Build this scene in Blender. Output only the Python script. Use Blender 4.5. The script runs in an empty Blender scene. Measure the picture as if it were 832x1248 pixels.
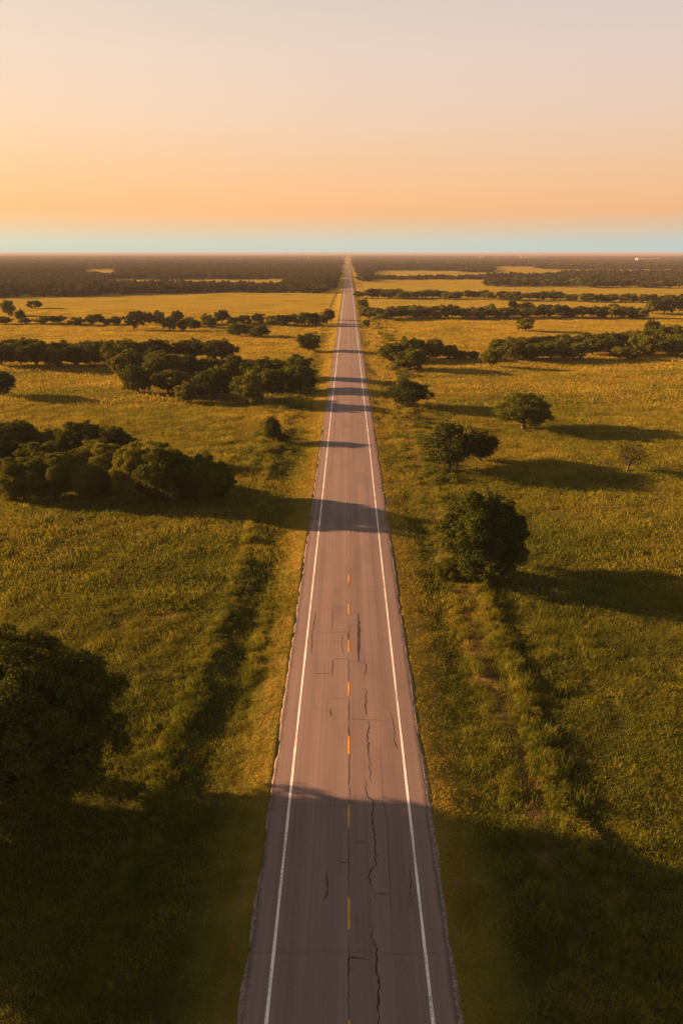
import bpy, math, random
import numpy as np
from mathutils import Vector, noise as mnoise

random.seed(7)
RNG = np.random.default_rng(7)
R = math.radians
scene = bpy.context.scene
COL = scene.collection

# ------------------------------------------------------------------ camera frame
W, HPX = 832.0, 1248.0
FPX = 832.0                        # 24 mm on a 36 mm tall frame
HORIZON, VPX = 309.0, 424.0
PITCH = math.atan((HPX / 2 - HORIZON) / FPX)
YAW = math.atan((VPX - W / 2) / FPX * math.cos(PITCH))
CAMH = 31.2
CAMX = -0.17
SUN_EL, SUN_SKEW = 12.5, 15.0      # degrees above the horizon / degrees ahead of straight left
EXPO = 2.3
FIELD_Z = -0.4
LANE_X0 = 0.0

def ground_y(py):
    return CAMH / math.tan(PITCH + math.atan((py - HPX / 2) / FPX))

def at(px, py, z=FIELD_Z):
    """ground point that the photograph shows at a pixel"""
    a = PITCH + math.atan((py - HPX / 2) / FPX)
    y = (CAMH - z) / math.tan(a)
    zc = y * math.cos(PITCH) + (CAMH - z) * math.sin(PITCH)
    return (px - VPX) / FPX * zc + CAMX, y, zc

def to_px(x, y, z=FIELD_Z):
    zc = y * math.cos(PITCH) + (CAMH - z) * math.sin(PITCH)
    yc = y * math.sin(PITCH) - (CAMH - z) * math.cos(PITCH)
    return VPX + FPX * (x - CAMX) / zc, HPX / 2 - FPX * yc / zc

def to_px_arr(x, y):
    zc = y * math.cos(PITCH) + (CAMH - FIELD_Z) * math.sin(PITCH)
    return VPX + FPX * x / zc, HPX / 2 - FPX * (y * math.sin(PITCH) - (CAMH - FIELD_Z) * math.cos(PITCH)) / zc

# ------------------------------------------------------------------ height of the land
def _hash(ix, iy, seed):
    n = (ix.astype(np.int64) * 374761393 + iy.astype(np.int64) * 668265263 + seed * 1442695041) & 0xFFFFFFFF
    n = ((n ^ (n >> 13)) * 1274126177) & 0xFFFFFFFF
    n = (n ^ (n >> 16)) & 0xFFFFFFFF
    return n / 4294967295.0

def vnoise(x, y, seed=0):
    x = np.asarray(x, float); y = np.asarray(y, float)
    ix, iy = np.floor(x), np.floor(y)
    fx, fy = x - ix, y - iy
    fx = fx * fx * (3 - 2 * fx); fy = fy * fy * (3 - 2 * fy)
    a = _hash(ix, iy, seed); b = _hash(ix + 1, iy, seed)
    c = _hash(ix, iy + 1, seed); d = _hash(ix + 1, iy + 1, seed)
    return (a * (1 - fx) + b * fx) * (1 - fy) + (c * (1 - fx) + d * fx) * fy - 0.5

def sstep(x, a, b):
    t = np.clip((x - a) / (b - a), 0, 1)
    return t * t * (3 - 2 * t)

PX = [-16, -13.6, -12.6, -11.7, -11.0, -9.9, -9.0, -7.6, -5.3, -4.78, -4.6, 4.6, 4.78, 5.3, 7.0, 8.2, 9.2, 10.2, 11.6, 12.5, 13.2, 14.0, 16]
PZ = [-.4, -.38, -.27, -.26, -.42, -.64, -.62, -.42, -.12, -.06, -.3, -.3, -.06, -.12, -.45, -.72, -.62, -.46, -.5, -.2, -.2, -.46, -.4]

def height(X, Y):
    X = np.asarray(X, float); Y = np.asarray(Y, float)
    ax = np.abs(X)
    off = sstep(ax, 5.5, 8.0)
    wob = (vnoise(Y / 9.0, X * 0 + 3.3, 5) * 1.1 + vnoise(Y / 31.0, X * 0 + 7.3, 6) * 1.4) * off
    far = 1 - sstep(Y, 900, 2500)
    z = np.interp(X + wob, PX, PZ)
    z = np.where(ax > 7, -.42 + (z + .42) * (.62 + .9 * vnoise(Y / 14.0, np.sign(X) * 3.7, 8)), z)
    near = 1 - sstep(Y, 150, 420)
    z = z + off * near * (vnoise(X / 1.1, Y / 1.1, 1) * .07 + vnoise(X / 4.6, Y / 2.6, 2) * .20)
    z = z + sstep(ax, 9, 40) * far * vnoise(X / 24, Y / 15, 3) * 1.0
    z = z + sstep(ax, 25, 110) * far * vnoise(X / 150 + .3, Y / 110, 4) * 2.2
    return z

def h1(x, y):
    return float(height(np.array([x]), np.array([y]))[0])

# ------------------------------------------------------------------ materials
class NT:
    def __init__(self, name):
        self.m = bpy.data.materials.new(name); self.m.use_nodes = True
        self.t = self.m.node_tree; self.t.nodes.clear()
        self.out = self.n('ShaderNodeOutputMaterial')
    def n(self, kind, **kw):
        nd = self.t.nodes.new(kind)
        for k, v in kw.items(): setattr(nd, k, v)
        return nd
    def l(self, a, b): self.t.links.new(a, b)
    def pos(self): return self.n('ShaderNodeNewGeometry').outputs['Position']
    def scaled(self, v, s):
        m = self.n('ShaderNodeVectorMath', operation='MULTIPLY'); self.l(v, m.inputs[0]); m.inputs[1].default_value = s
        return m.outputs[0]
    def noise(self, v, scale, detail=3, rough=.55):
        nd = self.n('ShaderNodeTexNoise'); self.l(v, nd.inputs['Vector'])
        nd.inputs['Scale'].default_value = scale; nd.inputs['Detail'].default_value = detail; nd.inputs['Roughness'].default_value = rough
        return nd.outputs['Fac']
    def ramp(self, f, stops, interp='LINEAR'):
        nd = self.n('ShaderNodeValToRGB'); nd.color_ramp.interpolation = interp
        e = nd.color_ramp.elements
        while len(e) < len(stops): e.new(0.5)
        for el, (p, c) in zip(e, stops):
            el.position = p; el.color = (*c, 1) if not isinstance(c, (int, float)) else (c, c, c, 1)
        self.l(f, nd.inputs[0]); return nd.outputs['Color']
    def mix(self, f, a, b, blend='MIX'):
        nd = self.n('ShaderNodeMix', data_type='RGBA', blend_type=blend)
        for s, v in ((0, f), (6, a), (7, b)):
            if hasattr(v, 'node'): self.l(v, nd.inputs[s])
            else: nd.inputs[s].default_value = v if s == 0 else (*v, 1)
        return nd.outputs[2]
    def math(self, op, a, b=0.0, c=0.0):
        nd = self.n('ShaderNodeMath', operation=op)
        for i, v in enumerate((a, b, c)):
            if hasattr(v, 'node'): self.l(v, nd.inputs[i])
            else: nd.inputs[i].default_value = v
        return nd.outputs[0]
    def bump(self, h, strength, dist):
        nd = self.n('ShaderNodeBump'); self.l(h, nd.inputs['Height'])
        nd.inputs['Strength'].default_value = strength; nd.inputs['Distance'].default_value = dist
        return nd.outputs[0]
    def principled(self, col, rough=.9, spec=.2, normal=None):
        nd = self.n('ShaderNodeBsdfPrincipled')
        if hasattr(col, 'node'): self.l(col, nd.inputs['Base Color'])
        else: nd.inputs['Base Color'].default_value = (*col, 1)
        nd.inputs['Roughness'].default_value = rough; nd.inputs['Specular IOR Level'].default_value = spec
        if normal is not None: self.l(normal, nd.inputs['Normal'])
        self.l(nd.outputs[0], self.out.inputs['Surface']); return self.m
    def leafy(self, col, trans=.35, tcol=None):
        d = self.n('ShaderNodeBsdfDiffuse'); t = self.n('ShaderNodeBsdfTranslucent'); mx = self.n('ShaderNodeMixShader')
        self.l(col, d.inputs['Color']); self.l(tcol or col, t.inputs['Color'])
        mx.inputs[0].default_value = trans
        self.l(d.outputs[0], mx.inputs[1]); self.l(t.outputs[0], mx.inputs[2]); self.l(mx.outputs[0], self.out.inputs['Surface'])
        return self.m

G_GREEN, G_OLIVE, G_GOLD, G_BROWN = (.048, .078, .009), (.104, .126, .010), (.222, .192, .018), (.175, .092, .040)

def grass_colour(k, p):
    """green, olive and straw patches that belong to the place; gold added farther out paints in low light and haze"""
    x = k.n('ShaderNodeSeparateXYZ'); k.l(p, x.inputs[0])
    big = k.noise(k.scaled(p, (.035, .05, .035)), 1, 4)
    mid = k.noise(k.scaled(p, (.35, .6, .3)), 1, 3)
    f = k.math('ADD', k.math('MULTIPLY', big, .85), k.math('MULTIPLY', mid, .45))
    far_light_tint = k.n('ShaderNodeMapRange'); k.l(x.outputs[1], far_light_tint.inputs[0])  # gold painted in with distance, as grazing light and haze tint far grass
    far_light_tint.inputs[1].default_value = 40; far_light_tint.inputs[2].default_value = 230; far_light_tint.inputs[3].default_value = 0; far_light_tint.inputs[4].default_value = .36
    f = k.math('ADD', f, far_light_tint.outputs[0])
    ax = k.math('ABSOLUTE', x.outputs[0])
    verge = k.n('ShaderNodeMapRange'); k.l(ax, verge.inputs[0])
    verge.inputs[1].default_value = 8.5; verge.inputs[2].default_value = 5.5; verge.inputs[3].default_value = 0; verge.inputs[4].default_value = .27
    f = k.math('ADD', f, verge.outputs[0])
    c = k.ramp(f, [(.44, G_GREEN), (.64, G_OLIVE), (.86, G_GOLD), (1.0, (.32, .235, .028))])
    return c, x, f

def mat_ground():
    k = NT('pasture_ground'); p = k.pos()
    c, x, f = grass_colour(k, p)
    th = k.n('ShaderNodeMapRange'); k.l(x.outputs[1], th.inputs[0])       # dark thatch, also painting the shade between blades; eased off in far fields
    th.inputs[1].default_value = 60; th.inputs[2].default_value = 380; th.inputs[3].default_value = .80; th.inputs[4].default_value = .25
    mown = k.ramp(k.math('MULTIPLY', k.math('ABSOLUTE', x.outputs[0]), .1), [(.72, .66), (.86, 1)])   # short mown grass on the verges
    c = k.mix(k.math('MULTIPLY', th.outputs[0], mown), c, (.034, .027, .011))
    # the worn bare strip between the right-hand ditch and the weeds
    wob = k.math('MULTIPLY', k.math('SUBTRACT', k.noise(p, .11, 3), .5), 3.2)
    d = k.math('ABSOLUTE', k.math('SUBTRACT', k.math('ADD', x.outputs[0], wob), 11.1))
    bare = k.ramp(k.math('ADD', k.math('MULTIPLY', d, .55), k.math('MULTIPLY', k.noise(p, 1.3, 4), .42)), [(.42, 1), (.85, 0)])
    fade = k.n('ShaderNodeMapRange'); k.l(x.outputs[1], fade.inputs[0])   # the strip grows over near the start
    fade.inputs[1].default_value = 25; fade.inputs[2].default_value = 33; fade.inputs[3].default_value = .25; fade.inputs[4].default_value = .85
    tufty = k.ramp(k.noise(p, 3.1, 4), [(.35, .45), (.6, 1)])
    c = k.mix(k.math('MULTIPLY', k.math('MULTIPLY', bare, fade.outputs[0]), tufty), c, G_BROWN)
    # dried mower swathes on both verges
    sw = k.noise(k.scaled(p, (2.2, .05, 1)), 1, 3)
    ax = k.math('ABSOLUTE', x.outputs[0])
    near_road = k.ramp(k.math('MULTIPLY', ax, .1), [(.5, 1), (.9, 0)])
    c = k.mix(k.math('MULTIPLY', near_road, k.ramp(sw, [(.5, 0), (.65, .7)])), c, (.17, .095, .035))
    # the far plain is wooded
    wood = k.ramp(k.math('MULTIPLY', x.outputs[1], 1 / 14000), [(.50, 0), (.62, 1)])
    c = k.mix(wood, c, (.035, .032, .014))
    h = k.math('ADD', k.math('MULTIPLY', k.noise(p, 2.2, 5, .7), 1.0), k.math('MULTIPLY', k.noise(k.scaled(p, (.2, .5, .3)), 1, 4), 2.2))
    return k.principled(c, 1.0, 0.0, k.bump(h, .9, .5))

def mat_grass(name, shift=0.0, trans=.4):
    k = NT(name); p = k.pos()
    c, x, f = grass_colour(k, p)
    oi = k.n('ShaderNodeObjectInfo')
    v = k.math('ADD', k.math('MULTIPLY', oi.outputs['Random'], .65), .65)
    c = k.mix(k.math('MULTIPLY', oi.outputs['Random'], .22 + shift), c, (.20, .155, .022))
    hsv = k.n('ShaderNodeHueSaturation'); k.l(c, hsv.inputs['Color']); k.l(v, hsv.inputs['Value'])
    return k.leafy(hsv.outputs[0], trans)

def mat_weed():
    k = NT('weed_leaves'); oi = k.n('ShaderNodeObjectInfo')
    c = k.ramp(oi.outputs['Random'], [(0, (.050, .074, .010)), (.6, (.105, .120, .014)), (.9, (.165, .145, .02)), (1, (.17, .115, .025))])
    return k.leafy(c, .35)

def mat_leaf(name, a, b, trans=.22):
    k = NT(name); g = k.n('ShaderNodeNewGeometry'); oi = k.n('ShaderNodeObjectInfo')
    f = k.math('ADD', k.math('MULTIPLY', g.outputs['Random Per Island'], .5), k.math('MULTIPLY', oi.outputs['Random'], .5))
    return k.leafy(k.ramp(f, [(.1, a), (.9, b)]), trans)

def mat_bark():
    k = NT('bark'); p = k.n('ShaderNodeTexCoord').outputs['Object']
    n = k.noise(k.scaled(p, (30, 30, 4)), 1, 5)
    return k.principled(k.ramp(n, [(.3, (.03, .022, .016)), (.7, (.10, .075, .055))]), .95, .1, k.bump(n, .8, .02))

def mat_asphalt():
    k = NT('asphalt'); p = k.pos()
    x = k.n('ShaderNodeSeparateXYZ'); k.l(p, x.inputs[0])
    stripes = k.noise(k.scaled(p, (1.1, .004, 0)), 1, 4, .6)
    fine_stripes = k.noise(k.scaled(p, (6, .02, 0)), 1, 2)
    blot = k.noise(k.scaled(p, (.5, .12, 0)), 1, 4)
    grit = k.noise(p, 26, 3, .8)
    c = k.ramp(stripes, [(.3, (.140, .096, .078)), (.5, (.183, .131, .110)), (.7, (.224, .162, .134))])
    c = k.mix(.5, c, k.ramp(fine_stripes, [(.3, (.140, .098, .080)), (.7, (.224, .162, .134))]))
    c = k.mix(k.ramp(blot, [(.45, 0), (.75, .55)]), c, (.110, .078, .068))
    c = k.mix(k.ramp(grit, [(.35, .45), (.5, 0)]), c, (.055, .042, .040))
    c = k.mix(k.ramp(grit, [(.55, 0), (.75, .5)]), c, (.24, .19, .17))
    # a paving seam runs down the crown and dirt gathers on the outer edge
    ax = k.math('ABSOLUTE', x.outputs[0])
    edge = k.ramp(k.math('ADD', k.math('MULTIPLY', ax, .2), k.math('MULTIPLY', k.noise(p, .8, 4), .08)), [(.93, 0), (.985, .75)])
    c = k.mix(edge, c, (.055, .045, .038))
    tw = k.math('ABSOLUTE', k.math('SUBTRACT', k.math('ABSOLUTE', k.math('SUBTRACT', ax, 1.85)), .88))    # two wheel tracks in each lane
    c = k.mix(k.math('MULTIPLY', k.ramp(tw, [(.1, 1), (.5, 0)]), k.math('MULTIPLY', k.noise(k.scaled(p, (.8, .03, 1)), 1, 3), .42)), c, (.085, .062, .054))
    # transverse joints in the old slab under the surfacing
    jy = k.math('ADD', x.outputs[1], k.math('MULTIPLY', k.noise(p, .5, 2), .5))
    j = k.math('ABSOLUTE', k.math('SUBTRACT', k.math('FRACT', k.math('MULTIPLY', jy, 1 / 9.3)), .5))
    c = k.mix(k.ramp(j, [(0, .35), (.006, 0)]), c, (.05, .04, .038))
    return k.principled(c, .88, .25, k.bump(grit, .25, .02))

def mat_paint(name, col, worn):
    k = NT(name); p = k.pos()
    n = k.noise(p, 9, 5, .7); n2 = k.noise(k.scaled(p, (3, .4, 1)), 1, 3)
    f = k.ramp(k.math('ADD', k.math('MULTIPLY', n, .6), k.math('MULTIPLY', n2, .4)), [(.49, 0), (.62, worn)])
    return k.principled(k.mix(f, col, (.13, .10, .09)), .75, .2)

def mat_noise(name, a, b, scale, rough=.9):
    k = NT(name); p = k.pos(); n = k.noise(p, scale, 4, .7)
    return k.principled(k.ramp(n, [(.35, a), (.65, b)]), rough, .15, k.bump(n, .5, .03))

def mat_plain(name, a, b, scale):
    k = NT(name); n = k.noise(k.pos(), scale, 3)
    return k.principled(k.ramp(n, [(.3, a), (.7, b)]), .7, .2)

M = dict(
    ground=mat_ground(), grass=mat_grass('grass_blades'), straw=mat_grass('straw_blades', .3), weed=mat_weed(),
    oak=mat_leaf('oak_leaves', (.023, .036, .006), (.130, .136, .013)),
    olive=mat_leaf('sunlit_olive_leaves', (.046, .062, .008), (.185, .172, .017), .30),  # olive leaf tone, lightened to put sunlight into the crown colour
    elm=mat_leaf('elm_leaves', (.020, .031, .007), (.060, .068, .011)),
    wood=mat_leaf('woodland_leaves', (.022, .030, .008), (.080, .074, .015)),
    twig=mat_leaf('dry_twig_leaves', (.030, .034, .011), (.066, .064, .016)),
    dark_oak=mat_leaf('dark_oak_leaves', (.020, .030, .006), (.085, .088, .011)),
    bark=mat_bark(), asphalt=mat_asphalt(),
    white=mat_paint('white_line_paint', (.72, .67, .62), .75), yellow=mat_paint('yellow_line_paint', (.54, .25, .025), .9),
    faded=mat_paint('faded_yellow_paint', (.38, .19, .06), 1.0),
    tar=mat_noise('crack_tar', (.024, .020, .018), (.050, .042, .038), 8), gravel=mat_noise('shoulder_gravel', (.06, .047, .040), (.30, .225, .19), 9),
    pale=mat_plain('pale_sheet_metal', (.26, .22, .20), (.33, .29, .27), .05), roof=mat_plain('weathered_roof', (.35, .20, .15), (.45, .28, .22), .05),
    steel=mat_plain('galvanised_steel', (.35, .33, .32), (.45, .43, .42), .3), dark=mat_plain('dark_opening', (.03, .028, .026), (.05, .045, .04), .2),
)

# ------------------------------------------------------------------ mesh helpers
def mesh_from(name, verts, faces, mats, face_mat=None, smooth=False):
    me = bpy.data.meshes.new(name)
    me.from_pydata([tuple(v) for v in verts], [], [tuple(f) for f in faces])
    for m in mats: me.materials.append(m)
    if face_mat is not None: me.polygons.foreach_set('material_index', face_mat)
    if smooth: me.polygons.foreach_set('use_smooth', [True] * len(me.polygons))
    me.update(); return me

def quads_mesh(name, V, mat):
    """V: (n,4,3) loose quads"""
    n = len(V); me = bpy.data.meshes.new(name)
    me.vertices.add(n * 4); me.vertices.foreach_set('co', np.ascontiguousarray(V, dtype=np.float32).ravel())
    me.loops.add(n * 4); me.loops.foreach_set('vertex_index', np.arange(n * 4, dtype=np.int32))
    me.polygons.add(n); me.polygons.foreach_set('loop_start', np.arange(0, n * 4, 4, dtype=np.int32))
    me.polygons.foreach_set('loop_total', np.full(n, 4, dtype=np.int32))
    me.materials.append(mat); me.update(calc_edges=True); return me

def link(name, data, parent=None, loc=(0, 0, 0)):
    o = bpy.data.objects.new(name, data); COL.objects.link(o); o.location = loc
    if parent is not None: o.parent = parent
    return o

def tag(o, label=None, cat=None, group=None, kind=None):
    for kk, v in (('label', label), ('category', cat), ('group', group), ('kind', kind)):
        if v: o[kk] = v
    return o

def strip_mesh(name, xs, ys, zf, mat):
    V, F = [], []
    nx = len(xs)
    for y in ys:
        for x in xs: V.append((x, y, zf(x, y)))
    for j in range(len(ys) - 1):
        for i in range(nx - 1):
            a = j * nx + i
            F.append((a, a + 1, a + nx + 1, a + nx))
    return mesh_from(name, V, F, [mat])

# ------------------------------------------------------------------ ground
def grid_lines():
    xs = list(np.arange(-46, 46.01, .4))
    xs = [x for x in xs if abs(abs(x) - 4.69) > .25] + [-4.78, -4.6, 4.6, 4.78]
    s = .4; x = 46
    while x < 80000:
        s *= 1.09; x += s; xs += [x, -x]
    ys = list(np.arange(-80, 8, 4.0)); y = 8.0
    while y < 80000:
        ys.append(y); y += max(.4, (.0060 if y < 400 else .02) * y)
    ys.append(80000)
    return np.array(sorted(xs)), np.array(ys)

gx, gy = grid_lines()
GX, GY = np.meshgrid(gx, gy)
GZ = height(GX, GY)
co = np.stack([GX, GY, GZ], -1).reshape(-1, 3)
nx, ny = len(gx), len(gy)
ii = (np.arange(ny - 1)[:, None] * nx + np.arange(nx - 1)[None, :]).ravel()
quads = np.stack([ii, ii + 1, ii + nx + 1, ii + nx], -1).astype(np.int32)
me = bpy.data.meshes.new('ground')
me.vertices.add(len(co)); me.vertices.foreach_set('co', co.astype(np.float32).ravel())
me.loops.add(quads.size); me.loops.foreach_set('vertex_index', quads.ravel())
me.polygons.add(len(quads)); me.polygons.foreach_set('loop_start', np.arange(0, quads.size, 4, dtype=np.int32))
me.polygons.foreach_set('loop_total', np.full(len(quads), 4, dtype=np.int32))
me.polygons.foreach_set('use_smooth', np.ones(len(quads), dtype=bool))
me.materials.append(M['ground']); me.update(calc_edges=True)
tag(link('ground', me), kind='structure')

# ------------------------------------------------------------------ road
def geo(a, b, step, g):
    out = [a]
    while out[-1] < b:
        out.append(min(b, out[-1] + max(step, g * max(out[-1], 0))))
    return out
def road_half(y, s):
    return 4.70 + s * .0 + .10 * float(vnoise(np.array([y / 1.3]), np.array([s * 9.0]), 21)[0]) + .06 * float(vnoise(np.array([y / .35]), np.array([s * 9.0]), 22)[0]) if y < 260 else 4.70
ry = geo(-80, 260, .35, 0) + geo(260, 78000, 8, .03)[1:]
V, F = [], []
for y in ry:
    l, r = -road_half(y, -1), road_half(y, 1)
    for x, z in ((l, -.16), (l, -.02), (-2.4, .03), (0, .05), (2.4, .03), (r, -.02), (r, -.16)): V.append((x, y, z))
for j in range(len(ry) - 1):
    for i in range(6):
        a = j * 7 + i; F.append((a, a + 1, a + 8, a + 7))
road = tag(link('road', mesh_from('road', V, F, [M['asphalt']])), 'straight two lane asphalt road running to the horizon', kind='structure')
def road_z(x): return float(np.interp(abs(x), [0, 2.4, 4.7], [.05, .03, -.02]))

def ribbon(name, pts, widths, mat, lift=.006):
    V, F = [], []
    n = len(pts)
    for i, (x, y) in enumerate(pts):
        a = pts[max(0, i - 1)]; b = pts[min(n - 1, i + 1)]
        d = Vector((b[0] - a[0], b[1] - a[1])); d = d.normalized() if d.length > 1e-9 else Vector((0, 1))
        nn = Vector((d.y, -d.x)) * widths[i] / 2
        for s in (-1, 1):
            X, Yy = x + s * nn.x, y + s * nn.y
            V.append((X, Yy, road_z(X) + lift))
    for i in range(n - 1): F.append((2 * i, 2 * i + 1, 2 * i + 3, 2 * i + 2))
    return link(name, mesh_from(name, V, F, [mat]), road)

for s in (-1, 1):
    ys = geo(-80, 320, .8, 0) + geo(320, 20000, 10, .04)[1:]
    pts = [(s * (3.60 + .02 * math.sin(y / 17.0 + s) ), y) for y in ys]
    ribbon('edge_line', pts, [.145 + .012 * math.sin(y * 1.7) + .012 * math.sin(y * .41) for y in ys], M['white'], .010)
# yellow centre dashes; one cycle measured on the picture
DASH0 = 24.25
for i in range(-3, 92):
    y0 = DASH0 + i * 6.28 + random.uniform(-.1, .1)
    L = random.uniform(1.75, 1.95)
    ys = [y0 + L * t / 5 for t in range(6)]
    ribbon('centre_dash', [(-.02, y) for y in ys], [(.135 if i < 9 else .115) + random.uniform(-.02, .01) for _ in ys], M['yellow' if i < 7 else 'faded'], .010)

def crack(points, w, jag=.05):
    P = [at(px, py, .03)[:2] for px, py in points]
    out = []
    for a, b in zip(P[:-1], P[1:]):
        d = math.hypot(b[0] - a[0], b[1] - a[1]); n = max(2, int(d / .16))
        for i in range(n):
            t = i / n
            out.append((a[0] + (b[0] - a[0]) * t + random.gauss(0, jag) * (i > 0), a[1] + (b[1] - a[1]) * t + random.gauss(0, jag * .5) * (i > 0)))
    out.append(P[-1])
    n = len(out)
    ws = [w * .78 * random.uniform(.55, 1.35) * min(1, .25 + 3.0 * min(i, n - 1 - i) / n) for i in range(n)]
    ribbon('crack', out, ws, M['tar'], .006)
A8 = lambda L: [(340 + u / 3.467, 900 + v / 3.467) for u, v in L]
A6 = lambda L: [(380 + u / 5.672, 700 + v / 5.672) for u, v in L]
for L, w, jag in [
    ([(380, 0), (385, 80), (395, 190)], .05, .06), ([(372, 180), (378, 240), (402, 262), (402, 350), (415, 440), (413, 540), (388, 575), (392, 610), (415, 655), (408, 700)], .10, .04),
    ([(415, 655), (478, 656)], .08, .02), ([(380, 795), (402, 790), (415, 795)], .03, .03), ([(402, 800), (400, 830), (420, 880), (420, 970), (432, 1010), (430, 1100), (433, 1230)], .13, .035),
    ([(302, 1010), (303, 930), (320, 925), (398, 935)], .09, .02), ([(318, 438), (385, 440)], .05, .03), ([(266, 500), (268, 525), (308, 528)], .05, .02),
    ([(213, 560), (210, 600), (212, 660), (190, 690)], .08, .03), ([(558, 555), (567, 600), (560, 650), (565, 705)], .06, .03), ([(490, 10), (505, 40)], .04, .02),
    ([(432, 30), (445, 260), (465, 360), (468, 460), (480, 700), (490, 930)], .025, .01), ([(303, 0), (303, 200), (307, 280)], .05, .03), ([(303, 400), (303, 640)], .05, .03),
    ([(305, 860), (303, 1220)], .04, .03), ([(335, 740), (338, 800)], .03, .01), ([(627, 1080), (635, 1115)], .05, .02)]:
    crack(A8(L), w, jag)
for L, w, jag in [
    ([(370, 605), (382, 640), (370, 700)], .09, .05), ([(375, 790), (385, 850), (375, 900), (382, 960), (395, 975)], .10, .06), ([(395, 1005), (405, 1060), (392, 1120), (400, 1248)], .11, .06),
    ([(328, 265), (332, 420), (330, 605)], .26, .03), ([(20, 400), (250, 400), (258, 420), (255, 500)], .06, .02), ([(215, 410), (215, 500), (235, 560)], .05, .02),
    ([(160, 585), (265, 585)], .06, .02), ([(265, 605), (375, 607)], .06, .02), ([(155, 585), (150, 700)], .11, .03), ([(20, 688), (135, 685)], .06, .02), ([(140, 935), (140, 980)], .14, .02),
    ([(150, 858), (260, 858)], .04, .02), ([(270, 1003), (550, 1008)], .04, .02), ([(558, 945), (565, 1000), (578, 1050), (580, 1100), (575, 1150), (600, 1205)], .05, .03),
    ([(265, 1045), (270, 1130)], .10, .02), ([(612, 775), (660, 775)], .05, .02), ([(35, 255), (10, 400), (5, 550)], .11, .04), ([(80, 238), (255, 228)], .04, .02), ([(150, 240), (148, 385)], .05, .02),
    ([(265, 0), (262, 90)], .06, .04), ([(268, 340), (264, 480)], .05, .03), ([(262, 580), (264, 760)], .05, .03), ([(266, 860), (268, 1040)], .05, .03)]:
    crack(A6(L), w, jag)

# gravel shoulders: loose stones at the asphalt edge, thinning out into the grass
gravel_pts = []
for s, nm in ((-1, 'gravel_shoulder'), (1, 'gravel_shoulder')):
    ys = geo(-60, 330, .4, 0)
    V, F = [], []
    for i, y in enumerate(ys):
        w = .20 + .14 * float(vnoise(np.array([y / 2.1]), np.array([s * 5.0]), 31)[0]) + .12 * float(vnoise(np.array([y / .5]), np.array([s * 5.0]), 32)[0])
        w = max(.07, w + (.08 if s > 0 else .04))
        xo = s * (4.66 + w)
        zi = -.04; zo = h1(xo, y) + .025
        V += [(s * 4.60, y, zi), (s * (4.66 + w * .5), y, h1(s * (4.66 + w * .5), y) + .035), (xo, y, zo - .03)]
        if i:
            a = (i - 1) * 3
            for q in (0, 1): F.append((a + q, a + q + 1, a + q + 4, a + q + 3) if s > 0 else (a + q + 3, a + q + 4, a + q + 1, a + q))
    tag(link(nm, mesh_from(nm, V, F, [M['gravel']])), kind='structure')

# ------------------------------------------------------------------ trees
def tube(V, F, pts, rad, sides=7):
    base = len(V); n = len(pts)
    for i, p in enumerate(pts):
        p = Vector(p)
        d = (Vector(pts[min(n - 1, i + 1)]) - Vector(pts[max(0, i - 1)])).normalized()
        u = d.cross(Vector((0, 1, .13))).normalized(); v = d.cross(u)
        for k in range(sides):
            a = 2 * math.pi * k / sides
            V.append(p + (u * math.cos(a) + v * math.sin(a)) * rad[i])
    for i in range(n - 1):
        for k in range(sides):
            a = base + i * sides + k; b = base + i * sides + (k + 1) % sides
            F.append((a, b, b + sides, a + sides))
    F.append(tuple(base + (n - 1) * sides + k for k in range(sides)))

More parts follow.
